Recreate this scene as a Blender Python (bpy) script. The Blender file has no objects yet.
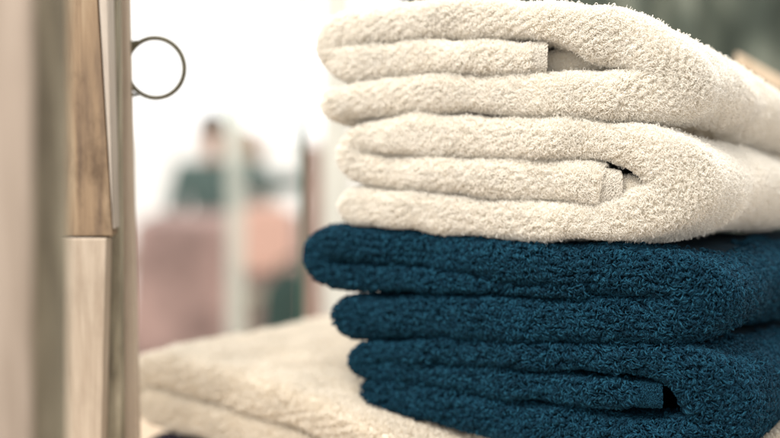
import bpy, bmesh, math, random
import numpy as np
from mathutils import Vector, Matrix, noise

random.seed(7)
rng = np.random.default_rng(11)
scn = bpy.context.scene
COL = scn.collection

# ------------------------------------------------------------------ camera
Z0 = 1.35                       # camera height above the ground
F = 1083.3                      # focal length in photograph pixels
PITCH = math.radians(5.75)
FWD = np.array([0, math.cos(PITCH), -math.sin(PITCH)])
UP = np.array([0, math.sin(PITCH), math.cos(PITCH)])
RIGHT = np.array([1.0, 0, 0])
CAM = np.array([0, 0, Z0])

cd = bpy.data.cameras.new("camera")
cd.sensor_width = 36.0
cd.lens = 50.0
cd.clip_start = 0.02
cd.clip_end = 400
cd.dof.use_dof = True
cd.dof.focus_distance = 0.635
cd.dof.aperture_fstop = 2.45
cam = bpy.data.objects.new("camera", cd)
COL.objects.link(cam)
cam.location = CAM
cam.rotation_euler = (math.radians(90) - PITCH, 0, 0)
scn.camera = cam


def ray(x, y):
    return FWD + RIGHT * ((x - 390) / F) + UP * ((219 - y) / F)


def at(x, y, depth):
    """the place in the room seen at a pixel, at a distance along the floor"""
    d = ray(x, y)
    return CAM + d * (depth / d[1])


# ------------------------------------------------------------------ tagging
def tag(o, label=None, cat=None, group=None, kind=None):
    if label: o["label"] = label
    if cat: o["category"] = cat
    if group: o["group"] = group
    if kind: o["kind"] = kind
    return o


def empty(name, loc):
    o = bpy.data.objects.new(name, None)
    o.empty_display_size = 0.02
    COL.objects.link(o)
    o.location = loc
    return o


def link_mesh(name, me, mat, parent=None, smooth=True):
    o = bpy.data.objects.new(name, me)
    COL.objects.link(o)
    if mat: me.materials.append(mat)
    if parent is not None:
        o.parent = parent
        o.matrix_parent_inverse = Matrix.Translation(-parent.location)
    if smooth:
        me.polygons.foreach_set("use_smooth", [True] * len(me.polygons))
    return o


# ------------------------------------------------------------------ materials
def new_mat(name):
    m = bpy.data.materials.new(name)
    m.use_nodes = True
    nt = m.node_tree
    b = nt.nodes["Principled BSDF"]
    return m, nt, b


def N(nt, t, **kw):
    n = nt.nodes.new(t)
    for k, v in kw.items():
        if k in n.inputs: n.inputs[k].default_value = v
        else: setattr(n, k, v)
    return n


def ramp(nt, fac, stops):
    r = nt.nodes.new("ShaderNodeValToRGB")
    e = r.color_ramp.elements
    while len(e) < len(stops): e.new(0.5)
    for i, (p, c) in enumerate(stops):
        e[i].position = p
        e[i].color = (*c, 1)
    nt.links.new(fac, r.inputs[0])
    return r


def coords(nt, scale, rot=(0, 0, 0), kind="Object"):
    tc = nt.nodes.new("ShaderNodeTexCoord")
    mp = nt.nodes.new("ShaderNodeMapping")
    mp.inputs["Scale"].default_value = scale
    mp.inputs["Rotation"].default_value = rot
    nt.links.new(tc.outputs[kind], mp.inputs[0])
    return mp.outputs[0]


def yarn_mat(name, dark, mid, light, sheen=0.15, sss=0.0, vary=0.86):
    """terry yarn: every loop a slightly different tone"""
    m, nt, b = new_mat(name)
    hi = nt.nodes.new("ShaderNodeHairInfo")
    r = ramp(nt, hi.outputs["Random"], [(0.0, dark), (0.5, mid), (1.0, light)])
    # broad soft tone variation of the dyed cloth
    nz = N(nt, "ShaderNodeTexNoise", Scale=1.0, Detail=2.0)
    nt.links.new(coords(nt, (35, 35, 35)), nz.inputs["Vector"])
    mx = nt.nodes.new("ShaderNodeMix"); mx.data_type = "RGBA"; mx.blend_type = "MULTIPLY"
    rr = ramp(nt, nz.outputs["Fac"], [(0.3, (vary, vary, vary)), (0.7, (1, 1, 1))])
    mx.inputs["Factor"].default_value = 1.0
    nt.links.new(r.outputs[0], mx.inputs["A"]); nt.links.new(rr.outputs[0], mx.inputs["B"])
    nt.links.new(mx.outputs["Result"], b.inputs["Base Color"])
    b.inputs["Roughness"].default_value = 0.85
    b.inputs["Specular IOR Level"].default_value = 0.15
    b.inputs["Sheen Weight"].default_value = sheen
    # thin yarn lets some light through
    tr = nt.nodes.new("ShaderNodeBsdfTranslucent")
    nt.links.new(mx.outputs["Result"], tr.inputs["Color"])
    mix = nt.nodes.new("ShaderNodeMixShader"); mix.inputs[0].default_value = sss
    out = nt.nodes["Material Output"]
    nt.links.new(b.outputs[0], mix.inputs[1]); nt.links.new(tr.outputs[0], mix.inputs[2])
    nt.links.new(mix.outputs[0], out.inputs["Surface"])
    return m


def cloth_mat(name, col, weave=0.0, scale=1400, var=0.2):
    m, nt, b = new_mat(name)
    nz = N(nt, "ShaderNodeTexNoise", Scale=1.0, Detail=4.0)
    nt.links.new(coords(nt, (150, 150, 150)), nz.inputs["Vector"])
    lo = tuple(c * (1 - var) for c in col); hi = tuple(min(1, c * (1 + var)) for c in col)
    r = ramp(nt, nz.outputs["Fac"], [(0.3, lo), (0.7, hi)])
    nt.links.new(r.outputs[0], b.inputs["Base Color"])
    b.inputs["Roughness"].default_value = 0.95
    b.inputs["Specular IOR Level"].default_value = 0.15
    if weave:
        w = N(nt, "ShaderNodeTexWave", Scale=1.0, Distortion=0.6)
        w.bands_direction = "DIAGONAL"
        nt.links.new(coords(nt, (scale, scale, scale)), w.inputs["Vector"])
        n2 = N(nt, "ShaderNodeTexNoise", Scale=1.0, Detail=3.0)
        nt.links.new(coords(nt, (900, 900, 900)), n2.inputs["Vector"])
        ad = nt.nodes.new("ShaderNodeMath"); ad.operation = "ADD"
        nt.links.new(w.outputs["Fac"], ad.inputs[0]); nt.links.new(n2.outputs["Fac"], ad.inputs[1])
        bp = N(nt, "ShaderNodeBump", Strength=weave, Distance=0.0006)
        nt.links.new(ad.outputs[0], bp.inputs["Height"])
        nt.links.new(bp.outputs[0], b.inputs["Normal"])
    return m


def wood_mat(name, pale, mid, dark, grain=1.0, rough=0.7, knot=0.0, seed=0.0, horizontal=False, bump=0.35, saw=0.0):
    """weathered wood whose grain runs along the piece's own height"""
    m, nt, b = new_mat(name)
    sc = (90, 90, 5) if not horizontal else (5, 90, 90)
    v = coords(nt, sc)
    add = nt.nodes.new("ShaderNodeVectorMath"); add.operation = "ADD"
    add.inputs[1].default_value = (seed * 3.1, seed * 7.7, seed)
    nt.links.new(v, add.inputs[0])
    n1 = N(nt, "ShaderNodeTexNoise", Scale=1.0, Detail=8.0, Roughness=0.65, Distortion=0.8)
    nt.links.new(add.outputs[0], n1.inputs["Vector"])
    # cathedral figure
    v2 = coords(nt, (26, 26, 3.2) if not horizontal else (3.2, 26, 26))
    add2 = nt.nodes.new("ShaderNodeVectorMath"); add2.operation = "ADD"
    add2.inputs[1].default_value = (seed, seed * 2, seed)
    nt.links.new(v2, add2.inputs[0])
    n2 = N(nt, "ShaderNodeTexNoise", Scale=1.0, Detail=3.0, Distortion=1.2)
    nt.links.new(add2.outputs[0], n2.inputs["Vector"])
    mul = nt.nodes.new("ShaderNodeMath"); mul.operation = "MULTIPLY"; mul.inputs[1].default_value = 9.0
    nt.links.new(n2.outputs["Fac"], mul.inputs[0])
    fr = nt.nodes.new("ShaderNodeMath"); fr.operation = "PINGPONG"; fr.inputs[1].default_value = 1.0
    nt.links.new(mul.outputs[0], fr.inputs[0])
    mixf = nt.nodes.new("ShaderNodeMix"); mixf.data_type = "FLOAT"; mixf.inputs["Factor"].default_value = 0.35 * grain
    nt.links.new(n1.outputs["Fac"], mixf.inputs["A"]); nt.links.new(fr.outputs[0], mixf.inputs["B"])
    r = ramp(nt, mixf.outputs["Result"], [(0.28, dark), (0.5, mid), (0.72, pale)])
    col = r.outputs[0]
    if saw:
        wv = N(nt, "ShaderNodeTexWave", Scale=1.0, Distortion=1.5)
        nt.links.new(coords(nt, (260, 260, 260), (0, math.radians(35), 0)), wv.inputs["Vector"])
        rs = ramp(nt, wv.outputs["Fac"], [(0.2, (1 - saw,) * 3), (0.6, (1, 1, 1))])
        ms = nt.nodes.new("ShaderNodeMix"); ms.data_type = "RGBA"; ms.blend_type = "MULTIPLY"; ms.inputs["Factor"].default_value = 1.0
        nt.links.new(col, ms.inputs["A"]); nt.links.new(rs.outputs[0], ms.inputs["B"]); col = ms.outputs["Result"]
    # dirt stains
    n3 = N(nt, "ShaderNodeTexNoise", Scale=1.0, Detail=5.0, Roughness=0.7)
    nt.links.new(coords(nt, (30, 30, 14)), n3.inputs["Vector"])
    r3 = ramp(nt, n3.outputs["Fac"], [(0.33, (0.5, 0.47, 0.44)), (0.5, (1, 1, 1))])
    mx = nt.nodes.new("ShaderNodeMix"); mx.data_type = "RGBA"; mx.blend_type = "MULTIPLY"
    mx.inputs["Factor"].default_value = 0.25 + knot
    nt.links.new(col, mx.inputs["A"]); nt.links.new(r3.outputs[0], mx.inputs["B"])
    nt.links.new(mx.outputs["Result"], b.inputs["Base Color"])
    b.inputs["Roughness"].default_value = rough
    bp = N(nt, "ShaderNodeBump", Strength=bump, Distance=0.0008)
    nt.links.new(mixf.outputs["Result"], bp.inputs["Height"])
    nt.links.new(bp.outputs[0], b.inputs["Normal"])
    return m


def plain_mat(name, col, rough=0.6, metal=0.0, var=0.15, scale=20):
    m, nt, b = new_mat(name)
    nz = N(nt, "ShaderNodeTexNoise", Scale=1.0, Detail=4.0)
    nt.links.new(coords(nt, (scale,) * 3), nz.inputs["Vector"])
    r = ramp(nt, nz.outputs["Fac"], [(0.3, tuple(c * (1 - var) for c in col)), (0.7, tuple(min(1, c * (1 + var)) for c in col))])
    nt.links.new(r.outputs[0], b.inputs["Base Color"])
    b.inputs["Roughness"].default_value = rough
    b.inputs["Metallic"].default_value = metal
    return m


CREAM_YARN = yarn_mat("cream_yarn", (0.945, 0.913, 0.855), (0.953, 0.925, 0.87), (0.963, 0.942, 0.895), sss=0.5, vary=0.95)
CREAM_BASE = cloth_mat("cream_ground_cloth", (0.84, 0.79, 0.70), var=0.08)
CREAM_HEM = cloth_mat("cream_woven_hem", (0.42, 0.375, 0.31), weave=0.5, var=0.06)
HEM_YARN = yarn_mat("cream_hem_yarn", (0.74, 0.69, 0.61), (0.79, 0.745, 0.665), (0.84, 0.80, 0.725), sss=0.15)
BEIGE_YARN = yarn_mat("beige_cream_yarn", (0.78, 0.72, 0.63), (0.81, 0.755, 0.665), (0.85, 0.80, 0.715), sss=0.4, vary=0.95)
BLUE_YARN = yarn_mat("blue_yarn", (0.0013, 0.017, 0.033), (0.003, 0.034, 0.064), (0.013, 0.078, 0.130), sheen=0.0, sss=0.08)
BLUE_BASE = cloth_mat("blue_ground_cloth", (0.003, 0.018, 0.032))
BLUE_HEM = cloth_mat("blue_woven_hem", (0.004, 0.036, 0.064), weave=1.0)
PLUM_YARN = yarn_mat("plum_yarn", (0.012, 0.008, 0.022), (0.022, 0.016, 0.036), (0.05, 0.04, 0.07), sss=0.1)
PLUM_BASE = cloth_mat("plum_ground_cloth", (0.012, 0.008, 0.02))


# ------------------------------------------------------------------ towels
def catmull(pts, n=14):
    P = np.array(pts, float)
    P = np.vstack([2 * P[0] - P[1], P, 2 * P[-1] - P[-2]])
    out = []
    for i in range(1, len(P) - 2):
        p0, p1, p2, p3 = P[i - 1:i + 3]
        for k in range(n):
            t = k / n
            out.append(0.5 * ((2 * p1) + (-p0 + p2) * t + (2 * p0 - 5 * p1 + 4 * p2 - p3) * t * t + (-p0 + 3 * p1 - 3 * p2 + p3) * t ** 3))
    out.append(P[-2])
    return np.array(out)


def resample(P, step):
    d = np.concatenate([[0], np.cumsum(np.linalg.norm(np.diff(P[:, :2], axis=0), axis=1))])
    n = max(8, int(d[-1] / step))
    s = np.linspace(0, d[-1], n)
    return np.stack([np.interp(s, d, P[:, k]) for k in range(P.shape[1])], 1), s


def smooth_noise(x, y, seed, octs=((1, 1.0), (2.1, 0.5), (4.3, 0.25))):
    """smooth pseudo noise on arrays"""
    r = np.random.default_rng(seed)
    out = np.zeros_like(x)
    for f, a in octs:
        for _ in range(4):
            ang = r.uniform(0, 2 * math.pi); ph = r.uniform(0, 2 * math.pi); ff = f * r.uniform(0.7, 1.3)
            out += a * 0.35 * np.sin(ff * (x * math.cos(ang) + y * math.sin(ang)) + ph)
    return out


class Frame:
    """a folded towel's front plane: origin, direction along the front, direction to the back"""
    def __init__(s, origin, e1, e2, sag=None):
        s.o = np.array(origin, float)
        s.e1 = np.array([*e1, 0.0]); s.e1 /= np.linalg.norm(s.e1)
        s.e2 = np.array([*e2, 0.0]); s.e2 /= np.linalg.norm(s.e2)
        s.n = np.array([-s.e1[1], s.e1[0], 0.0])
        s.sag = sag

    def seen(s, x, y):
        """(along, height, metres per pixel) of what a pixel of the photograph shows on this plane"""
        d = ray(x, y)
        t = np.dot(s.o - CAM, s.n) / np.dot(d, s.n)
        p = CAM + d * t
        return np.dot(p - s.o, s.e1), p[2], t / F

    def world(s, u, z, v):
        if s.sag is not None:
            zs, sl = s.sag
            z = z + np.interp(z - Z0, zs, sl) * np.maximum(v, 0)
        return s.o[None, None, :] * [1, 1, 0] + u[..., None] * s.e1 + v[..., None] * s.e2 + z[..., None] * np.array([0, 0, 1.0])


def slab(frame, path, D, seed, bulge=0.7, vfront=0.0, taper=(False, True), wob=1.0, step=0.0025, shrink=0.0, corner=None, skew=0.0, dent=None):
    """a puffed layer of cloth following a folded path, its rounded edge to the front. path: rows of along, height, half thickness, set-back"""
    P, s = resample(path, step)
    L = s[-1]
    u, z, h = P[:, 0], P[:, 1], P[:, 2] - shrink
    vf = P[:, 3] if P.shape[1] > 3 else np.zeros_like(u)
    if taper[0]:
        q = np.clip(s / (h[0] * 1.1), 0, 1); h = h * np.sqrt(np.clip(1 - (1 - q) ** 2, 0.0004, 1))
    if taper[1]:
        q = np.clip((L - s) / (h[-1] * 1.1), 0, 1); h = h * np.sqrt(np.clip(1 - (1 - q) ** 2, 0.0004, 1))
    tu, tz = np.gradient(u), np.gradient(z)
    ln = np.hypot(tu, tz) + 1e-12
    k = 5
    ker = np.ones(k) / k
    tu = np.convolve(np.pad(tu / ln, k // 2, "edge"), ker, "valid"); tz = np.convolve(np.pad(tz / ln, k // 2, "edge"), ker, "valid")
    ln = np.hypot(tu, tz) + 1e-12
    nu, nz = -tz / ln, tu / ln
    # profile across the slab: +side from back to front, round the edge, -side to the back
    back = np.concatenate([np.linspace(D, 0.03, 34), np.linspace(0.027, 0.0, 8)])
    phi = np.linspace(0, math.pi, 15)[1:-1]
    a = np.concatenate([np.ones(len(back)), np.sign(np.cos(phi)) * np.abs(np.cos(phi)) ** 0.6, -np.ones(len(back))])
    vv = np.concatenate([back, np.zeros(len(phi)), back[::-1]])
    bb = np.concatenate([np.zeros(len(back)), np.sin(phi) ** 0.62, np.zeros(len(back))])
    S, A = np.meshgrid(s, a, indexing="ij")
    V = vv[None, :] + 0 * S
    B = bb[None, :] + 0 * S
    H = h[:, None]
    vfn = vf + vfront + wob * 0.0016 * smooth_noise(s * 60, s * 0, seed + 5)
    # front set-back plus rounding
    Vd = V + vfn[:, None] + H * bulge * (1 - B) * 1.0
    hn = H * (1 + wob * 0.07 * smooth_noise(S * 45, V * 40, seed)) + wob * 0.0012 * smooth_noise(S * 130, V * 110, seed + 1)
    U = u[:, None] + nu[:, None] * A * hn
    Z = z[:, None] + nz[:, None] * A * hn
    if skew:
        U = U - skew * np.minimum(Vd, 0.03) * np.exp(-S / 0.012)
    if corner is not None:
        uc, rc_ = corner
        q = np.clip(U - uc, 0, rc_ * 0.98)
        Vd = Vd + rc_ - np.sqrt(rc_ ** 2 - q ** 2)
    W = frame.world(U, Z, Vd)
    if dent is not None:
        gx = np.exp(-(((W[..., 0] - dent[0]) ** 2 + (W[..., 1] - dent[1]) ** 2) / (2 * dent[2] ** 2)))
        W[..., 2] -= dent[3] * gx * np.clip((W[..., 2] - (Z0 - 0.303)) / 0.113, 0, 1.2)
    W[..., 2] += wob * 0.0016 * smooth_noise(W[..., 0] * 40, W[..., 1] * 40, seed + 2)
    # normals
    dS = np.gradient(W, axis=0); dA = np.gradient(W, axis=1)
    Nn = np.cross(dA, dS)
    Nn /= (np.linalg.norm(Nn, axis=2, keepdims=True) + 1e-12)
    c = W[:, :, :]
    # outward check: the frontmost column must face the viewer
    mid = len(back) + len(phi) // 2
    if np.mean(Nn[:, mid] @ (-frame.e2)) < 0: Nn = -Nn
    return dict(W=W, N=Nn, V=Vd, A=A, s=s, L=L, h=h, nback=len(back))


def grid_mesh(name, G, mat, parent, caps=True):
    W = G["W"]
    a, b = W.shape[:2]
    verts = W.reshape(-1, 3)
    i, j = np.meshgrid(np.arange(a - 1), np.arange(b - 1), indexing="ij")
    q = np.stack([i * b + j, (i + 1) * b + j, (i + 1) * b + j + 1, i * b + j + 1], -1).reshape(-1, 4)
    # close the back
    ib = np.arange(a - 1)
    qb = np.stack([ib * b, ib * b + b - 1, (ib + 1) * b + b - 1, (ib + 1) * b], -1)
    q = np.vstack([q, qb])
    faces = q.tolist()
    if caps:
        m = b // 2
        for r in (0, a - 1):
            for k in range(m):
                f = [r * b + k, r * b + k + 1, r * b + b - 2 - k, r * b + b - 1 - k]
                if len(set(f)) == 4: faces.append(f if r == 0 else f[::-1])
    me = bpy.data.meshes.new(name)
    me.from_pydata(verts.tolist(), [], faces)
    me.validate()
    return link_mesh(name, me, mat, parent)


def pile(name, G, mat, parent, dens, height, rad, weight, seed, curl=1.0, lay=(0, 0, -0.35), loose=0.25, clump=0.9, plush=False, rnd=0.32, loops=1.0):
    """terry loops: short curled yarns standing on the cloth"""
    r = np.random.default_rng(seed)
    W, Nn = G["W"], G["N"]
    p00, p10, p01, p11 = W[:-1, :-1], W[1:, :-1], W[:-1, 1:], W[1:, 1:]
    area = 0.5 * np.linalg.norm(np.cross(p10 - p00, p01 - p00), axis=2) + 0.5 * np.linalg.norm(np.cross(p11 - p10, p11 - p01), axis=2)
    wt = area * weight[:-1, :-1]
    n = int(wt.sum() * dens)
    cum = np.cumsum(wt.ravel()); cum /= cum[-1]
    # stratified picking keeps the loops evenly spread
    idx = np.searchsorted(cum, (np.arange(n) + r.random(n)) / n).clip(0, cum.size - 1)
    i, j = np.unravel_index(idx, wt.shape)
    a, b = r.random(n)[:, None], r.random(n)[:, None]
    base = (1 - a) * (1 - b) * W[i, j] + a * (1 - b) * W[i + 1, j] + (1 - a) * b * W[i, j + 1] + a * b * W[i + 1, j + 1]
    nor = (1 - a) * (1 - b) * Nn[i, j] + a * (1 - b) * Nn[i + 1, j] + (1 - a) * b * Nn[i, j + 1] + a * b * Nn[i + 1, j + 1]
    nor /= np.linalg.norm(nor, axis=1, keepdims=True) + 1e-9
    # combing direction swirls slowly over the surface, a little downwards
    q = base * 260
    sw = np.stack([smooth_noise(q[:, 0] + q[:, 1] * 0.6, q[:, 2], seed + 31, ((0.25, 1), (0.7, 0.9))),
                   smooth_noise(q[:, 1] - q[:, 0] * 0.6, q[:, 2], seed + 32, ((0.25, 1), (0.7, 0.9))),
                   smooth_noise(q[:, 0] + q[:, 1], q[:, 2], seed + 33, ((0.25, 1), (0.7, 0.9)))], 1)
    q5 = base * 1250
    cl_ = np.stack([smooth_noise(q5[:, 0] * 0.8 + q5[:, 1] * 0.6 + k * 9, q5[:, 2] + k * 5 + q5[:, 1] * 0.3, seed + 50 + k, ((1, 1), (1.7, 0.6))) for k in range(3)], 1)
    d = sw * 0.5 + np.array(lay) + cl_ * clump + r.normal(0, rnd, (n, 3))
    d -= nor * (d * nor).sum(1, keepdims=True)
    d /= np.linalg.norm(d, axis=1, keepdims=True) + 1e-9
    side = np.cross(nor, d)
    hh = height * (0.65 + 0.55 * r.random(n)) * (1 + 0.25 * smooth_noise(q[:, 0], q[:, 2] + q[:, 1], seed + 40, ((0.6, 1),)))
    fly = r.random(n) < 0.03 * loose / 0.25
    hh[fly] *= 1.5
    ll = height * (0.55 + 0.7 * r.random(n)) * curl
    sd = height * r.normal(0, 0.28, n)
    K = 6
    def shapes(plush):
      if plush:
        ch = np.array([-0.15, 0.22, 0.48, 0.70, 0.87, 1.0]); cl = np.array([0.0, 0.06, 0.17, 0.33, 0.52, 0.74]); cs = np.array([0.0, 0.05, 0.15, 0.3, 0.5, 0.6])
      else:
        ch = np.array([-0.15, 0.45, 0.86, 1.0, 0.86, 0.52]); cl = np.array([0.0, 0.05, 0.28, 0.62, 0.95, 1.02]); cs = np.array([0.0, 0.1, 0.5, 1.0, 0.9, 0.3])
      return ch, cl, cs
    isl = (r.random(n) < loops)[:, None]
    (c1, l1, s1), (c2, l2, s2) = shapes(True), shapes(False)
    ch = np.where(isl, c2, c1); cl = np.where(isl, l2, l1); cs = np.where(isl, s2, s1)
    pts = base[:, None, :] + nor[:, None, :] * (hh[:, None] * ch)[..., None] + d[:, None, :] * (ll[:, None] * cl)[..., None] + side[:, None, :] * (sd[:, None] * cs)[..., None]
    rr = rad * (0.7 + 0.6 * r.random(n))[:, None] * np.array([0.9, 1.0, 1.05, 1.05, 0.95, 0.55])
    hc = bpy.data.hair_curves.new(name)
    hc.add_curves([K] * n)
    hc.points.foreach_set("position", pts.astype(np.float32).ravel())
    hc.points.foreach_set("radius", rr.astype(np.float32).ravel())
    hc.update_tag()
    o = bpy.data.objects.new(name, hc)
    hc.materials.append(mat)
    COL.objects.link(o)
    o.parent = parent
    o.matrix_parent_inverse = (Matrix.Translation(-parent.location) if parent.type == "EMPTY" else Matrix.Identity(4))
    o["kind"] = "stuff"
    return o


def px_path(frame, pts, n=14):
    rows = []
    for p in catmull(pts, n):
        u, z, m = frame.seen(p[0], p[1])
        rows.append([u, z, p[2] * m, (p[3] if len(p) > 3 else 0.0)])
    return np.array(rows)


def shown(G, keep_top=False, deep=0.24):
    """where loops are needed: the front edge all along, and the sides that lie open"""
    V, Nn = G["V"], G["N"]
    w = np.where(V < 0.035, 1.0, 0.0)
    side = np.abs(Nn @ ST.e1) > 0.22
    w = np.maximum(w, np.where(side & (V < deep), 1.0, 0.0))
    if keep_top:
        w = np.maximum(w, np.where((Nn[..., 2] > 0.3) & (V < deep), 1.0, 0.0))
    return w


ST = Frame((0.16, 0.62, 0), (0.866, -0.5), (0.6, 0.8),
           sag=([-0.21, -0.14, -0.077, 0.0, 0.06], [0.0, -0.07, -0.05, -0.135, -0.19]))


def towel(name, label, cat, group, pts, hem, mats, seed, D=0.27, pile_kw={}, keep_top=False, extra=None, hem_len=0.0105, hem_part=True, hem_back=0.0003):
    yarn, basem, hemm = mats
    hemm_yarn = HEM_YARN if yarn is CREAM_YARN else yarn
    path = px_path(ST, pts)
    root = empty(name, tuple(ST.world(np.array([[path[:, 0].mean()]]), np.array([[path[:, 1].min() - path[:, 2].max()]]), np.array([[0.12]]))[0, 0]))
    tag(root, label, cat, group)
    umax = (path[:, 0] + path[:, 2]).max()
    hempath = path.copy()
    if hem_part:   # the pile cloth ends inside its woven hem
        path, ss = resample(path, 0.0015)
        path[:, 3] += 0.005 * np.clip((hem_len * 0.85 - ss) / 0.002, 0, 1)
    G = slab(ST, path, D, seed, shrink=pile_kw["height"] * (1.0 if not pile_kw.get("plush") else 0.9), bulge=0.95 if not pile_kw.get("plush") else 0.75, taper=(not hem_part, True), corner=(umax - 0.046, 0.056), skew=0.75 if hem_part else 0.0)
    G["flip"] = False
    # which side is the outside of the folds: compare turning
    grid_mesh("folded_cloth", G, basem, root)
    w = shown(G, keep_top)
    if hem_part:
        w[G["s"] < hem_len * 0.72] = 0
    pile("terry_pile", G, yarn, root, weight=w, seed=seed, **pile_kw)
    if hem_part:
        P, s = resample(hempath, 0.0015)
        hp = P[s <= hem_len].copy()
        hp[0, 0] += 0.0012
        H = slab(ST, hp, 0.06, seed + 3, taper=(False, False), wob=0.25, step=0.0012, shrink=pile_kw["height"] * 0.2, vfront=hem_back, skew=0.75)
        ho = grid_mesh("hem", H, hemm, root)
        pile("woven_threads", H, hemm_yarn, ho, weight=np.where(H["V"] < 0.02, 1.0, 0.0), seed=seed + 77, dens=5.5e6, height=0.0007, rad=0.00016, curl=1.6, clump=0.0, rnd=0.15, lay=(0, 0, -1.0), loops=1.0)
        bv = ho.modifiers.new("soft", "BEVEL"); bv.width = 0.0005; bv.segments = 2; bv.limit_method = "ANGLE"; bv.angle_limit = math.radians(50)
    if extra is not None:
        E = slab(ST, px_path(ST, extra), 0.08, seed + 9, taper=(True, True), shrink=0.001)
        E["flip"] = False
        grid_mesh("inner_fold", E, basem, root)
        we = np.where(E["V"] < 0.04, 1.0, 0.0)
        pile("terry_pile", E, yarn, root, weight=we, seed=seed + 10, **dict(pile_kw, height=pile_kw["height"] * 0.6))
    return root


CK = dict(dens=4.2e6, height=0.0026, rad=0.00017, curl=0.9, plush=True, clump=0.65, rnd=0.3, loops=0.3, lay=(0.1, -0.1, 0.15))
BK = dict(dens=1.35e6, height=0.0026, rad=0.00037, curl=1.25, clump=1.2, rnd=0.3, loops=0.8, lay=(0.1, 0.0, -0.3))
CREAM = (CREAM_YARN, CREAM_BASE, CREAM_HEM)
BLUE = (BLUE_YARN, BLUE_BASE, BLUE_HEM)

A_pts = [(546, 57, 16), (520, 57, 16.5), (470, 57, 17), (410, 58, 17.5), (365, 59, 18), (343, 58, 18), (330, 50, 17), (329, 38, 17), (338, 27, 17.5),
         (362, 23, 19), (420, 20, 19), (480, 18, 19), (535, 19, 19), (572, 25, 23), (604, 34, 28), (636, 42, 28), (660, 56, 27), (667, 72, 27),
         (655, 87, 27), (630, 93, 26), (590, 94, 24.5), (520, 94, 22), (450, 94, 20), (380, 95, 19), (340, 99, 18.5), (322, 103, 17)]
B_pts = [(621, 188, 17.5), (600, 187, 20), (560, 181, 22), (500, 177, 21), (430, 174, 19), (385, 171, 18), (360, 166, 17), (347, 157, 16.5), (349, 145, 16.5),
         (365, 136, 18), (420, 135, 19), (500, 137, 20), (575, 138, 20), (615, 142, 22), (650, 153, 28), (672, 175, 32), (664, 199, 31),
         (637, 213, 27), (590, 221, 20.5), (530, 220, 21), (460, 216, 20), (400, 210, 19), (355, 206, 18), (338, 205, 17)]
C_pts = [(585, 290, 6), (540, 288, 8), (480, 284, 10), (420, 280, 12), (370, 276, 14), (335, 274, 16), (317, 265, 16), (315, 253, 17), (330, 243, 18),
         (375, 246, 19), (440, 254, 20), (520, 263, 22), (590, 268, 24), (640, 272, 26), (678, 283, 28), (694, 299, 28), (684, 314, 27),
         (650, 320, 25), (590, 319, 24), (520, 320, 24), (430, 318, 22), (370, 316, 20.5), (333, 316, 19)]
D_pts = [(661, 396, 12.5), (628, 394, 14), (580, 392, 16), (520, 387, 15), (460, 380, 14), (410, 374, 13), (375, 369, 13), (358, 363, 12), (360, 355, 11.5),
         (380, 351, 11.5), (430, 353, 13), (490, 356, 14), (550, 358, 14), (605, 358, 14), (645, 360, 18), (683, 371, 27), (706, 396, 33), (710, 428, 31),
         (675, 448, 29), (610, 442, 28), (540, 430, 26), (470, 414, 23), (410, 400, 20), (378, 391, 18), (364, 386, 16)]

towel("folded_towel", "cream terry towel at the very top of the stack, over the other cream towel", "towel", "folded towels in the stack",
      A_pts, True, CREAM, 101, pile_kw=CK, keep_top=True, extra=[(520, 57, 11, 0.016), (560, 57, 12, 0.016), (600, 62, 8, 0.016), (625, 68, 4, 0.016)])
towel("folded_towel", "cream terry towel second from the top, resting directly on the blue towels", "towel", "folded towels in the stack",
      B_pts, True, CREAM, 202, pile_kw=CK, hem_len=0.0145, hem_back=0.0, extra=[(600, 187, 12, 0.006), (622, 187, 13, 0.006), (636, 188, 9, 0.006), (645, 190, 4, 0.006)])
towel("folded_towel", "dark teal blue terry towel directly under the cream towels", "towel", "folded towels in the stack",
      C_pts, True, BLUE, 303, pile_kw=BK, hem_part=False)
towel("folded_towel", "lower dark teal blue towel of the stack, lying on the wide cream bath towel", "towel", "folded towels in the stack",
      D_pts, True, BLUE, 404, pile_kw=BK, hem_len=0.014)

# ---- the wide cream bath towel underneath and the plum one below it, lying at another angle
EF = Frame((-0.206, 0.870, 0), (0.73, -0.68), (0.68, 0.73))
def flat_path(rows): return catmull([(a, Z0 + b, c) for a, b, c in rows], 10)
def base_towel(name, label, group, rows, frame, mats, seed, D, kw, hide):
    path = flat_path(rows)
    root = empty(name, tuple(frame.world(np.array([[0.25]]), np.array([[path[:, 1].min() - 0.02]]), np.array([[0.2]]))[0, 0]))
    tag(root, label, "towel", group)
    G = slab(frame, path, D, seed, shrink=kw["height"] * 0.85, taper=(True, True), step=0.004, wob=0.45, dent=(0.085, 0.60, 0.085, 0.040))
    G["flip"] = False
    grid_mesh("folded_cloth", G, mats[1], root)
    V, Nn = G["V"], G["N"]
    w = np.where(V < 0.03, 1.0, 0.0)
    w = np.maximum(w, np.where((Nn @ frame.e1 < -0.2), 1.0, 0.0))
    w = np.maximum(w, np.where((Nn[..., 2] > 0.3) & (G["W"][..., 2] > hide), 1.0, 0.0))
    pile("terry_pile", G, mats[0], root, weight=w, seed=seed, **kw)
    return root
EK = dict(plush=True, loops=0.3, dens=9.0e5, height=0.0032, rad=0.00034, curl=0.8, lay=(0.1, -0.1, 0.1))
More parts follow.
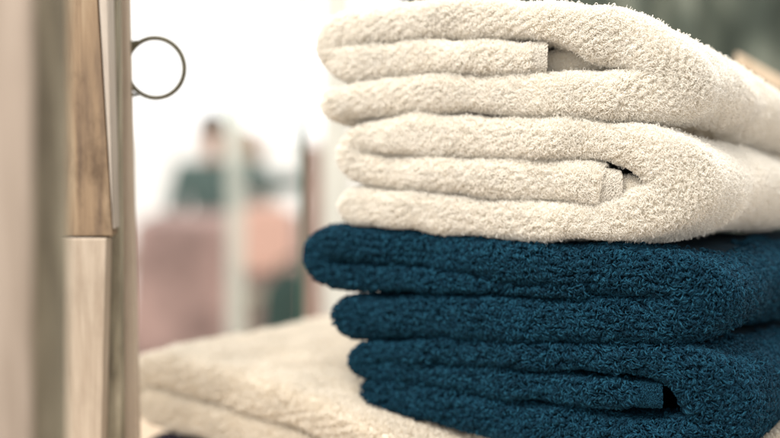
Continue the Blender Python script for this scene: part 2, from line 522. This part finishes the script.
base_towel("folded_bath_towel", "wide cream bath towel spread flat beneath the blue towels, its fold corner at lower left", "folded towels under the stack",
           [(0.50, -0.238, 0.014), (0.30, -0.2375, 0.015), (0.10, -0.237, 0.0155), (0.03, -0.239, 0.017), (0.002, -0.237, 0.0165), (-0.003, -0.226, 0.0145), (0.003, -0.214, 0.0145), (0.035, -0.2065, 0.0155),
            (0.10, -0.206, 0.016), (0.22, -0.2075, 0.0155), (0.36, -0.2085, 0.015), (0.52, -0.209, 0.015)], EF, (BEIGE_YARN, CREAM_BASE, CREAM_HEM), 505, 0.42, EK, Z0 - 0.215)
EP = Frame((-0.206, 0.862, 0), (0.73, -0.68), (0.68, 0.73))
base_towel("folded_bath_towel", "dark plum towel lowest of all, just peeping out under the cream bath towel", "folded towels under the stack",
           [(0.50, -0.292, 0.010), (0.30, -0.292, 0.011), (0.06, -0.292, 0.011), (0.025, -0.288, 0.0105), (0.016, -0.280, 0.010), (0.025, -0.272, 0.0105), (0.06, -0.2685, 0.0105), (0.30, -0.2685, 0.0105), (0.50, -0.2685, 0.010)],
           EP, (PLUM_YARN, PLUM_BASE, PLUM_BASE), 606, 0.40, EK, Z0 - 0.27)


# ------------------------------------------------------------------ mesh helpers
def prism(name, poly, depth_vec, mat, parent=None, bevel=0.0012, cuts=0):
    """a board: its outline (3-D points) given thickness along depth_vec"""
    bm = bmesh.new()
    dv = Vector(depth_vec)
    a = [bm.verts.new(Vector(p)) for p in poly]
    b = [bm.verts.new(Vector(p) + dv) for p in poly]
    bm.faces.new(a); bm.faces.new(b[::-1])
    for i in range(len(a)):
        j = (i + 1) % len(a)
        bm.faces.new([a[j], a[i], b[i], b[j]])
    bmesh.ops.recalc_face_normals(bm, faces=bm.faces)
    if bevel:
        bmesh.ops.bevel(bm, geom=list(bm.edges), offset=bevel, segments=2, affect="EDGES", profile=0.6)
    me = bpy.data.meshes.new(name); bm.to_mesh(me); bm.free()
    return link_mesh(name, me, mat, parent, smooth=False)


def upright(name, x0t, x1t, x0b, x1b, yt, yb, depth, thick, mat, parent=None, bevel=0.0012, turn=0.0):
    """a standing board whose front runs between the given pixels at one distance"""
    c = [at(x0t, yt, depth), at(x1t, yt, depth), at(x1b, yb, depth), at(x0b, yb, depth)]
    return prism(name, [tuple(p) for p in c], (thick * math.sin(turn), thick * math.cos(turn), 0), mat, parent, bevel)


def tube(name, pts, rads, mat, parent=None, seg=12, closed=False):
    pts = [Vector(p) for p in pts]
    n = len(pts)
    bm = bmesh.new(); rings = []
    up = Vector((0.13, 0.9, 0.4)).normalized()
    for i, p in enumerate(pts):
        t = (pts[(i + 1) % n] - pts[i - 1]) if (closed or 0 < i < n - 1) else (pts[1] - pts[0] if i == 0 else pts[-1] - pts[-2])
        t.normalize(); s = t.cross(up).normalized(); w = s.cross(t)
        r = rads[i] if hasattr(rads, "__len__") else rads
        rings.append([bm.verts.new(p + (s * math.cos(k * 2 * math.pi / seg) + w * math.sin(k * 2 * math.pi / seg)) * r) for k in range(seg)])
    for i in range(n if closed else n - 1):
        a, b = rings[i], rings[(i + 1) % n]
        for k in range(seg): bm.faces.new([a[k], a[(k + 1) % seg], b[(k + 1) % seg], b[k]])
    if not closed: bm.faces.new(rings[0][::-1]); bm.faces.new(rings[-1])
    bmesh.ops.recalc_face_normals(bm, faces=bm.faces)
    me = bpy.data.meshes.new(name); bm.to_mesh(me); bm.free()
    return link_mesh(name, me, mat, parent)


# ------------------------------------------------------------------ wooden frame at the left
W_BROWN = wood_mat("brown_weathered_wood", (0.43, 0.325, 0.215), (0.30, 0.205, 0.125), (0.13, 0.085, 0.055), grain=0.6, knot=0.8, seed=2.3, saw=0.2)
W_PALE = wood_mat("pale_raw_wood", (0.54, 0.455, 0.37), (0.46, 0.38, 0.30), (0.33, 0.255, 0.19), grain=0.35, seed=5.1)
W_PINK = wood_mat("pinkish_painted_wood", (0.50, 0.41, 0.335), (0.42, 0.335, 0.27), (0.30, 0.235, 0.18), grain=0.5, seed=8.4)
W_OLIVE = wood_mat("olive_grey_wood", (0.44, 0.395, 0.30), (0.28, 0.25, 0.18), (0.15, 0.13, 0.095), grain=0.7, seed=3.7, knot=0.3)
W_WASH = wood_mat("whitewashed_wood", (0.55, 0.49, 0.43), (0.47, 0.41, 0.35), (0.35, 0.29, 0.24), grain=0.3, seed=6.6)
W_TAN = wood_mat("tan_shelf_wood", (0.62, 0.50, 0.37), (0.54, 0.42, 0.30), (0.42, 0.31, 0.21), grain=0.6, seed=1.9)

# near post: pale front face and darker side face
post = empty("wooden_post", tuple(at(20, 438, 0.48) * [1, 1, 0] + [0, 0, 0.9]))
tag(post, "nearest blurred wooden post at the far left edge, pinkish board with an olive grey one", "post")
upright("front_board", -60, 30, -60, 27, -160, 600, 0.40, 0.006, W_PINK, post)
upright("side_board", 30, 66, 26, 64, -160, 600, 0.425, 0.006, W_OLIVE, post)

frame_ = empty("wooden_cabinet_frame", tuple(at(95, 438, 0.80) * [1, 1, 0] + [0, 0, 0.9]))
tag(frame_, "upright weathered wooden frame with slanted brown board, standing left of the towels", "wooden frame")
upright("slanted_board", 52, 87.6, 52, 112.5, -150, 236, 0.700, 0.014, W_BROWN, frame_, bevel=0.0008)
upright("lower_rail", 52, 106, 52, 97, 238.5, 640, 0.697, 0.016, W_PALE, frame_, bevel=0.001)
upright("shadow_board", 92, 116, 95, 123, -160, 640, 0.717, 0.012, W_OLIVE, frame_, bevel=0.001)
upright("edge_strip", 89, 103.5, 113, 114.2, -160, 229, 0.699, 0.016, W_WASH, frame_, bevel=0.0006)
upright("stile", 107.3, 119.6, 111, 121.3, -160, 640, 0.735, 0.006, W_PINK, frame_, bevel=0.0015)
upright("outer_stile", 119.9, 125.6, 121.6, 143.5, -160, 640, 0.742, 0.007, W_PALE, frame_, bevel=0.0015)

METAL = plain_mat("dark_bronze_metal", (0.085, 0.075, 0.045), rough=0.45, metal=0.3, var=0.25, scale=300)
ringd = 0.7455
rc = at(155.5, 68, ringd); mpp = ringd / F
ring = empty("ring_handle", tuple(at(128, 68, ringd)))
tag(ring, "thin dark metal ring handle fixed to the wooden frame against the bright window", "ring")
tube("ring", [(rc[0] + math.cos(t) * 28.6 * mpp, rc[1], rc[2] + math.sin(t) * 29.4 * mpp) for t in np.linspace(0, 2 * math.pi, 97)[:-1]], 2.7 * mpp, METAL, ring, closed=True)
for yy, sy in ((45, 1), (92, -1)):
    a = at(126, yy, ringd); b = at(138, yy - sy * 4.2, ringd)
    tube("mount", [a, a * 0.7 + b * 0.3, b], [4.2 * mpp, 2.6 * mpp, 1.3 * mpp], METAL, ring)

# shelf under the towels
shelf = empty("wooden_shelf", (0.1, 0.9, Z0 - 0.33))
tag(shelf, "wooden shelf board carrying the folded towels", "shelf")
zt = Z0 - 0.3035
prism("shelf_board", [(-0.32, 0.42, zt), (0.62, 0.42, zt), (0.62, 1.1, zt), (-0.32, 1.1, zt)], (0, 0, -0.025), W_TAN, shelf, bevel=0.002)
for lx, ly in ((-0.28, 0.46), (0.58, 0.46), (-0.28, 1.06), (0.58, 1.06)):
    prism("leg", [(lx - 0.02, ly - 0.02, zt - 0.0255), (lx + 0.02, ly - 0.02, zt - 0.0255), (lx + 0.02, ly + 0.02, zt - 0.0255), (lx - 0.02, ly + 0.02, zt - 0.0255)], (0, 0, -(zt - 0.0255)), W_TAN, shelf, bevel=0.002)

# tan rail behind the stack at the right
pa, pb = at(735, 58, 1.02), at(800, 95, 0.98)
up_ = np.array([0, 0, 0.0055])
rail = prism("wooden_rail", [tuple(pa + up_), tuple(pb + up_), tuple(pb - up_ * 1.4), tuple(pa - up_ * 1.4)], (0.01, 0.02, 0), W_TAN, None, bevel=0.002)
tag(rail, "tan wooden rail slanting behind the top cream towel at the right edge", "rail")

# ------------------------------------------------------------------ green curtain behind the right side
def curtain():
    m, nt, b = new_mat("dark_green_cloth")
    nz = N(nt, "ShaderNodeTexNoise", Scale=1.0, Detail=3.0, Distortion=0.6)
    nt.links.new(coords(nt, (9, 9, 5)), nz.inputs["Vector"])
    r = ramp(nt, nz.outputs["Fac"], [(0.38, (0.06, 0.075, 0.06)), (0.52, (0.15, 0.175, 0.14)), (0.66, (0.32, 0.34, 0.275))])
    nt.links.new(r.outputs[0], b.inputs["Base Color"]); b.inputs["Roughness"].default_value = 0.9
    nx, nz_ = 160, 24
    a, b_ = at(400, 100, 2.3), at(1150, 100, 2.0)
    vs = []
    for i in range(nx + 1):
        t = i / nx
        for k in range(nz_ + 1):
            z = 0.02 + (2.6 - 0.02) * k / nz_
            amp = 0.045 * (1.1 - 0.4 * k / nz_)
            off = amp * math.sin(t * 70 + 1.3 * math.sin(t * 17)) + 0.012 * math.sin(z * 5 + t * 30)
            p = a * (1 - t) + b_ * t
            vs.append((p[0], p[1] + off, z))
    fs = [[i * (nz_ + 1) + k, (i + 1) * (nz_ + 1) + k, (i + 1) * (nz_ + 1) + k + 1, i * (nz_ + 1) + k + 1] for i in range(nx) for k in range(nz_)]
    me = bpy.data.meshes.new("green_curtain"); me.from_pydata(vs, [], fs)
    o = link_mesh("green_curtain", me, m)
    s = o.modifiers.new("thickness", "SOLIDIFY"); s.thickness = 0.003
    tag(o, "dark green mottled curtain hanging blurred behind the upper right of the stack", "curtain")
curtain()

# ------------------------------------------------------------------ glazed opening and the place beyond
GREEN_METAL = plain_mat("dark_green_painted_metal", (0.05, 0.10, 0.075), rough=0.4)
PALE_PAINT = plain_mat("pale_grey_green_paint", (0.66, 0.65, 0.58), rough=0.6, scale=6)
ROSE = plain_mat("rose_brown_render", (0.42, 0.27, 0.22), rough=0.8, scale=5)
door = empty("window_frame", tuple(at(312, 219, 1.9) * [1, 1, 0]))
tag(door, "slim window frame with a dark green upright and a pale one just left of the stack", "window frame")
upright("green_upright", 299, 305, 299, 305, -300, 520, 1.2, 0.006, GREEN_METAL, door)
upright("pale_upright", 322, 352, 322, 352, -300, 600, 1.93, 0.04, PALE_PAINT, door, bevel=0.003)

pil = empty("brick_pillar", tuple(at(312, 219, 3.6) * [1, 1, 0]))
tag(pil, "low rose brown pillar blurred behind the slim green upright", "pillar")
c0 = at(312, 150, 3.6)
prism("shaft", [(c0[0] - 0.032, c0[1] - 0.03, 0), (c0[0] + 0.032, c0[1] - 0.03, 0), (c0[0] + 0.032, c0[1] + 0.034, 0), (c0[0] - 0.032, c0[1] + 0.034, 0)], (0, 0, c0[2] - 0.002), ROSE, pil, bevel=0.004)
bm = bmesh.new(); bmesh.ops.create_uvsphere(bm, u_segments=20, v_segments=10, radius=0.036)
for v in bm.verts: v.co = Vector((c0[0], c0[1], c0[2])) + Vector((v.co.x, v.co.y, v.co.z * 0.6))
me = bpy.data.meshes.new("cap"); bm.to_mesh(me); bm.free(); link_mesh("cap", me, ROSE, pil)

# frosted glass strip
gm, nt, b = new_mat("frosted_glass_strip")
tr = nt.nodes.new("ShaderNodeBsdfTransparent"); tr.inputs[0].default_value = (0.93, 0.96, 0.93, 1)
b.inputs["Base Color"].default_value = (0.86, 0.86, 0.80, 1); b.inputs["Roughness"].default_value = 0.4
mix = nt.nodes.new("ShaderNodeMixShader"); mix.inputs[0].default_value = 0.36
nt.links.new(tr.outputs[0], mix.inputs[1]); nt.links.new(b.outputs[0], mix.inputs[2])
nt.links.new(mix.outputs[0], nt.nodes["Material Output"].inputs["Surface"])
gs = upright("glass_strip", 224, 244, 226, 246, -300, 520, 2.6, 0.01, gm)
tag(gs, "pale frosted upright glass strip in front of the two blurred people", "glass strip")

# ground
gmat = plain_mat("pale_paving", (0.78, 0.75, 0.70), rough=0.9, scale=1.5)
bm = bmesh.new(); bmesh.ops.create_grid(bm, x_segments=4, y_segments=4, size=60)
me = bpy.data.meshes.new("ground"); bm.to_mesh(me); bm.free()
g = link_mesh("ground", me, gmat, smooth=False); tag(g, kind="structure", label="pale paved ground beyond the window")

fl = wood_mat("dark_wooden_floor", (0.20, 0.15, 0.11), (0.15, 0.11, 0.08), (0.08, 0.06, 0.045), grain=0.7, horizontal=True)
prism("floor", [(-5, -5, 0.03), (5, -5, 0.03), (5, 2.95, 0.03), (-5, 2.95, 0.03)], (0, 0, -0.026), fl, None, bevel=0)
tag(bpy.data.objects["floor"], kind="structure", label="dark wooden floor indoors")

# table with red cloth
RED = plain_mat("dusty_red_cloth", (0.38, 0.255, 0.225), rough=0.9, var=0.4, scale=5)
def draped_table():
    d = 5.7
    l, r_ = at(128, 222, d), at(292, 222, d)
    z1 = 0.75
    cx, hx, hy = (l[0] + r_[0]) / 2, (r_[0] - l[0]) / 2, 0.38
    cy = d + hy
    root = empty("draped_table", (cx, cy, 0))
    tag(root, "table under a dusty red cloth reaching the ground, in front of the blurred people", "table")
    n = 120; rings = []
    prof = [(0.0, z1), (0.6, z1), (0.95, z1 - 0.002), (1.0, z1 - 0.02), (1.02, z1 - 0.2), (1.04, z1 - 0.45), (1.06, 0.02)]
    vs, fs = [], []
    for pi, (k, z) in enumerate(prof):
        for i in range(n):
            t = 2 * math.pi * i / n
            c, s = math.cos(t), math.sin(t)
            e = 0.25
            x = math.copysign(abs(c) ** e, c); y = math.copysign(abs(s) ** e, s)
            w = 1 + (0.05 * math.sin(t * 14 + 2 * math.sin(t * 5)) * max(0, (pi - 3)) / 3)
            vs.append((cx + x * hx * k * w, cy + y * hy * k * w, z))
    for p in range(len(prof) - 1):
        for i in range(n):
            j = (i + 1) % n
            fs.append([p * n + i, p * n + j, (p + 1) * n + j, (p + 1) * n + i])
    me = bpy.data.meshes.new("cloth"); me.from_pydata(vs, [], fs); me.validate()
    link_mesh("cloth", me, RED, root)
    prism("tabletop", [(cx - hx * 0.9, cy - hy * 0.9, z1 - 0.006), (cx + hx * 0.9, cy - hy * 0.9, z1 - 0.006), (cx + hx * 0.9, cy + hy * 0.9, z1 - 0.006), (cx - hx * 0.9, cy + hy * 0.9, z1 - 0.006)], (0, 0, -0.02), W_TAN, root)
    for sx in (-1, 1):
        for sy in (-1, 1):
            x, y = cx + sx * hx * 0.8, cy + sy * hy * 0.8
            prism("leg", [(x - .02, y - .02, 0), (x + .02, y - .02, 0), (x + .02, y + .02, 0), (x - .02, y + .02, 0)], (0, 0, z1 - 0.028), W_TAN, root)
    return cx, cy, z1
tcx, tcy, tz1 = draped_table()

def blob(name, c, size, mat, parent=None, e=2.6, nseed=0, amp=0.06):
    bm = bmesh.new(); bmesh.ops.create_icosphere(bm, subdivisions=4, radius=1)
    for v in bm.verts:
        d = v.co.copy()
        k = (abs(d.x) ** e + abs(d.y) ** e + abs(d.z) ** e) ** (-1 / e)
        p = d * k * (1 + amp * noise.noise(d * 2.2 + Vector((nseed, 0, 0))))
        v.co = Vector((c[0] + p.x * size[0], c[1] + p.y * size[1], c[2] + p.z * size[2]))
    me = bpy.data.meshes.new(name); bm.to_mesh(me); bm.free()
    return link_mesh(name, me, mat, parent)

# salmon chair back, green bag
SALMON = cloth_mat("salmon_cloth", (0.75, 0.47, 0.38), var=0.1)
cpos = at(263, 226, 5.05)
chair = empty("small_chair", (cpos[0], cpos[1], 0))
tag(chair, "small chair with a salmon pink cloth over its back, right of the frosted glass strip", "chair")
def leg_at(x, y, z0, z1, r=0.016, nm="leg"):
    prism(nm, [(x - r, y - r, z0), (x + r, y - r, z0), (x + r, y + r, z0), (x - r, y + r, z0)], (0, 0, z1 - z0), W_OLIVE, chair, bevel=0.002)
for sx in (-1, 1):
    leg_at(cpos[0] + sx * 0.115, cpos[1] + 0.03, 0.001, 0.84)
    leg_at(cpos[0] + sx * 0.115, cpos[1] + 0.30, 0.001, 0.439)
prism("seat", [(cpos[0] - 0.14, cpos[1] + 0.01, 0.44), (cpos[0] + 0.14, cpos[1] + 0.01, 0.44), (cpos[0] + 0.14, cpos[1] + 0.33, 0.44), (cpos[0] - 0.14, cpos[1] + 0.33, 0.44)], (0, 0, 0.025), W_OLIVE, chair, bevel=0.003)
blob("draped_cloth", (cpos[0], cpos[1] + 0.03, 0.745), (0.135, 0.045, 0.155), SALMON, chair, e=4, nseed=4)
DG = cloth_mat("dark_green_canvas", (0.045, 0.075, 0.065), var=0.3)
bp_ = at(294, 300, 4.4)
bag = empty("green_bag", (bp_[0], bp_[1], 0))
tag(bag, "tall dark green canvas bag on the ground behind the left end of the blue towels", "bag")
hb = at(294, 272, 4.4)[2]
blob("sack", (bp_[0], bp_[1], hb / 2), (0.135, 0.12, hb / 2), DG, bag, e=3.5, nseed=9)
tube("handle", [(bp_[0] - 0.06, bp_[1], hb * 0.97), (bp_[0] - 0.05, bp_[1], hb + 0.04), (bp_[0], bp_[1], hb + 0.06), (bp_[0] + 0.05, bp_[1], hb + 0.04), (bp_[0] + 0.06, bp_[1], hb * 0.97)], 0.008, DG, bag)

# ------------------------------------------------------------------ two people far behind
SKIN = plain_mat("skin", (0.55, 0.36, 0.27), rough=0.55, var=0.06)
HAIR_D = plain_mat("dark_hair", (0.10, 0.115, 0.10), rough=0.6, var=0.3, scale=60)  # dark hair tone raised, veiling haze is put into the colour
HAIR_B = plain_mat("light_brown_hair", (0.36, 0.22, 0.12), rough=0.6, var=0.25, scale=60)
TEAL = cloth_mat("dark_teal_jacket", (0.12, 0.175, 0.16), var=0.2)  # teal lightened in its base colour to stand for lens flare
WHITE = cloth_mat("white_shirt", (0.75, 0.73, 0.68), var=0.06)
DENIM = cloth_mat("dark_trousers", (0.04, 0.05, 0.06), var=0.2)
SHOE = plain_mat("dark_shoe", (0.03, 0.028, 0.026), rough=0.5)

def skinned(name, joints, edges, rads, mat, parent, root=0, sub=2):
    me = bpy.data.meshes.new(name)
    me.from_pydata([tuple(j) for j in joints], edges, [])
    o = bpy.data.objects.new(name, me); COL.objects.link(o)
    sk = o.modifiers.new("skin", "SKIN"); sk.use_smooth_shade = True
    for i, v in enumerate(me.skin_vertices[0].data):
        r = rads[i]; v.radius = (r, r) if not hasattr(r, "__len__") else r
        v.use_root = (i == root)
    sb = o.modifiers.new("subdivision", "SUBSURF"); sb.levels = sub; sb.render_levels = sub
    dg = bpy.context.evaluated_depsgraph_get()
    ev = bpy.data.meshes.new_from_object(o.evaluated_get(dg), depsgraph=dg)
    bpy.data.objects.remove(o)
    ev.name = name; ev.materials.clear()
    return link_mesh(name, ev, mat, parent)

def person(label, cx, cy, seat, scale, turn, hairm, top, long_hair, reach):
    root = empty("person", (cx, cy, 0))
    tag(root, label, "person")
    ct, st = math.cos(turn), math.sin(turn)
    def P(x, y, z):   # local: x to the person's left, y forward (towards the camera is negative world y)
        x, y = x * scale, y * scale
        return Vector((cx + x * ct - y * st, cy + x * st + y * ct, seat + z * scale))
    J, E, R = [], [], []
    def add(p, r, par=None):
        J.append(P(*p)); R.append(r * scale)
        if par is not None: E.append((par, len(J) - 1))
        return len(J) - 1
    pel = add((0, 0, 0.09), 0.13)
    wai = add((0, -0.01, 0.24), 0.115, pel)
    che = add((0, -0.02, 0.40), 0.135, wai)
    nb = add((0, -0.01, 0.53), 0.065, che)
    nk = add((0, -0.02, 0.60), 0.052, nb)
    hb_ = add((0, -0.03, 0.67), 0.075, nk)
    ht = add((0, -0.025, 0.75), 0.088, hb_)
    hh_ = add((0, -0.02, 0.80), 0.06, ht)
    hands = []
    for sx in (-1, 1):
        sh = add((sx * 0.17, -0.01, 0.49), 0.06, che)
        if reach and sx == reach:
            el = add((sx * 0.36, -0.16, 0.42), 0.042, sh); wr = add((sx * 0.58, -0.26, 0.44), 0.028, el); hd = (sx * 0.22, -0.07, 0.0)
        else:
            el = add((sx * 0.24, -0.06, 0.22), 0.042, sh); wr = add((sx * 0.14, -0.28, 0.16), 0.028, el); hd = (-sx * 0.06, -0.20, -0.02)
        w = np.array([J[wr][0], J[wr][1], J[wr][2]])
        wl = ((sx * 0.58, -0.26, 0.44) if (reach and sx == reach) else (sx * 0.14, -0.28, 0.16))
        dvec = np.array(hd) / np.linalg.norm(hd); sv = np.cross(dvec, [0, 0, 1]); sv /= np.linalg.norm(sv)
        pm = add(tuple(np.array(wl) + dvec * 0.05), 0.030, wr)
        hands.append((wl, dvec, sv, pm))
        for f, (off, ln) in enumerate(((-0.028, 0.062), (-0.010, 0.074), (0.010, 0.070), (0.028, 0.054))):
            b0 = np.array(wl) + dvec * 0.085 + sv * off
            k1 = add(tuple(b0), 0.0095, pm)
            k2 = add(tuple(b0 + dvec * ln * 0.5 + np.array([0, 0, -0.010])), 0.0085, k1)
            add(tuple(b0 + dvec * ln * 0.85 + np.array([0, 0, -0.032])), 0.007, k2)
        t0 = add(tuple(np.array(wl) + dvec * 0.04 - sv * 0.038 * (1)), 0.011, pm)
        add(tuple(np.array(wl) + dvec * 0.075 - sv * 0.058), 0.009, t0)
        hip = add((sx * 0.10, -0.02, 0.06), 0.085, pel)
        kn = add((sx * 0.13, -0.44, 0.08), 0.062, hip)
        an = add((sx * 0.13, -0.46, -0.36), 0.042, kn)
        add((sx * 0.14, -0.60, -0.42), 0.034, an)
    body = skinned("body", J, E, R, SKIN, root)
    # face: nose, ears, eyes, mouth
    tube("nose", [P(0, -0.105, 0.755), P(0, -0.130, 0.725), P(0, -0.108, 0.712)], [0.008 * scale, 0.014 * scale, 0.009 * scale], SKIN, body)
    for sx in (-1, 1):
        e_ = blob("ear", P(sx * 0.088, -0.01, 0.735), (0.012 * scale, 0.02 * scale, 0.03 * scale), SKIN, body)
        blob("eye", P(sx * 0.034, -0.100, 0.757), (0.012 * scale, 0.008 * scale, 0.007 * scale), SHOE, body)
    blob("mouth", P(0, -0.106, 0.687), (0.024 * scale, 0.008 * scale, 0.006 * scale), plain_mat("lip", (0.4, 0.15, 0.13)), body)
    # hair cap
    c = P(0, 0.005, 0.775)
    blob("hair", c, (0.098 * scale, 0.105 * scale, 0.085 * scale), hairm, root, e=2.2, nseed=cx * 10, amp=0.12)
    if long_hair:
        blob("hair", P(0, 0.055, 0.66), (0.10 * scale, 0.05 * scale, 0.17 * scale), hairm, root, e=2.2, nseed=3, amp=0.15)
    # jacket
    j2, e2, r2 = [], [], []
    def ad(p, r, par=None):
        j2.append(P(*p)); r2.append(r * scale)
        if par is not None: e2.append((par, len(j2) - 1))
        return len(j2) - 1
    a = ad((0, 0, 0.07), 0.155); b = ad((0, -0.01, 0.24), 0.15, a); c_ = ad((0, -0.02, 0.41), 0.165, b); d_ = ad((0, -0.01, 0.54), 0.085, c_)
    for sx in (-1, 1):
        s = ad((sx * 0.18, -0.01, 0.49), 0.085, c_)
        if reach and sx == reach:
            m_ = ad((sx * 0.36, -0.16, 0.42), 0.062, s); ad((sx * 0.56, -0.25, 0.44), 0.046, m_)
        else:
            m_ = ad((sx * 0.245, -0.06, 0.22), 0.062, s); ad((sx * 0.15, -0.26, 0.16), 0.046, m_)
    skinned("jacket", j2, e2, r2, top, root)
    j3, e3, r3 = [], [], []
    def ae(p, r, par=None):
        j3.append(P(*p)); r3.append(r * scale)
        if par is not None: e3.append((par, len(j3) - 1))
        return len(j3) - 1
    a = ae((0, 0, 0.08), 0.15)
    for sx in (-1, 1):
        h_ = ae((sx * 0.10, -0.03, 0.06), 0.10, a); k_ = ae((sx * 0.13, -0.445, 0.08), 0.076, h_); ae((sx * 0.13, -0.462, -0.34), 0.058, k_)
    skinned("trousers", j3, e3, r3, DENIM, root)
    for sx in (-1, 1):
        blob("shoe", P(sx * 0.14, -0.54, -0.405), (0.05 * scale, 0.13 * scale, 0.045 * scale), SHOE, root)
    return root

pd = 6.9
p1 = at(214, 219, pd); p2 = at(246, 219, pd + 0.35)
person("person in a dark teal jacket with short dark hair seated left of the glass strip", p1[0], pd, 0.45, 1.04, 0.15, HAIR_D, TEAL, False, 1)
person("person with light brown hair and white shirt seated right beside the one in teal", p2[0], pd + 0.35, 0.43, 0.93, -0.3, HAIR_B, WHITE, True, 0)
bench = empty("garden_bench", ((p1[0] + p2[0]) / 2, pd + 0.1, 0))
tag(bench, "wooden bench the two blurred people sit on", "bench")
bx = (p1[0] + p2[0]) / 2
prism("seat", [(bx - 0.75, pd - 0.2, 0.40), (bx + 0.75, pd - 0.2, 0.40), (bx + 0.75, pd + 0.62, 0.40), (bx - 0.75, pd + 0.62, 0.40)], (0, 0, -0.04), W_PALE, bench, bevel=0.005)
for sx in (-0.68, 0.68):
    for yy in (pd - 0.14, pd + 0.55):
        x = bx + sx
        prism("leg", [(x - .03, yy - .03, 0), (x + .03, yy - .03, 0), (x + .03, yy + .03, 0), (x - .03, yy + .03, 0)], (0, 0, 0.359), W_PALE, bench, bevel=0.003)

# ------------------------------------------------------------------ light
w = bpy.data.worlds.new("World"); scn.world = w; w.use_nodes = True
nt = w.node_tree
bg = nt.nodes["Background"]
tc = nt.nodes.new("ShaderNodeTexCoord"); sx = nt.nodes.new("ShaderNodeSeparateXYZ")
nt.links.new(tc.outputs["Generated"], sx.inputs[0])
r = ramp(nt, sx.outputs["Z"], [(0.0, (0.45, 0.42, 0.38)), (0.34, (0.5, 0.47, 0.43)), (0.42, (1.0, 0.975, 0.94)), (1.0, (1.0, 0.98, 0.95))])
mr = N(nt, "ShaderNodeMapRange"); mr.inputs["From Min"].default_value = -1; mr.inputs["From Max"].default_value = 1
nt.links.new(sx.outputs["Z"], mr.inputs["Value"]); nt.links.new(mr.outputs["Result"], r.inputs[0])
nt.links.new(r.outputs[0], bg.inputs["Color"])
# low bright sky beyond the window, dimmer towards the room side
my = N(nt, "ShaderNodeMapRange"); my.inputs["From Min"].default_value = -0.2; my.inputs["From Max"].default_value = 0.9
my.inputs["To Min"].default_value = 1.15; my.inputs["To Max"].default_value = 1.7
nt.links.new(sx.outputs["Y"], my.inputs["Value"]); nt.links.new(my.outputs["Result"], bg.inputs["Strength"])

def area(name, loc, target, size, power, col):
    l = bpy.data.lights.new(name, "AREA"); l.energy = power; l.size = size; l.color = col
    o = bpy.data.objects.new(name, l); COL.objects.link(o); o.location = loc
    o.rotation_euler = (Vector(target) - Vector(loc)).to_track_quat("-Z", "Y").to_euler()
    return o
area("overhead_key", (-0.4, -0.05, Z0 + 1.4), (0.1, 0.7, Z0 - 0.1), 0.7, 38, (1.0, 0.95, 0.87))  # soft key light added from above to shape the folds; no known fitting

scn.view_settings.view_transform = "Standard"
scn.view_settings.look = "None"
scn.view_settings.exposure = 0.18
scn.view_settings.gamma = 1.0
scn.cycles.max_bounces = 10
scn.cycles.diffuse_bounces = 6
scn.cycles.transparent_max_bounces = 16
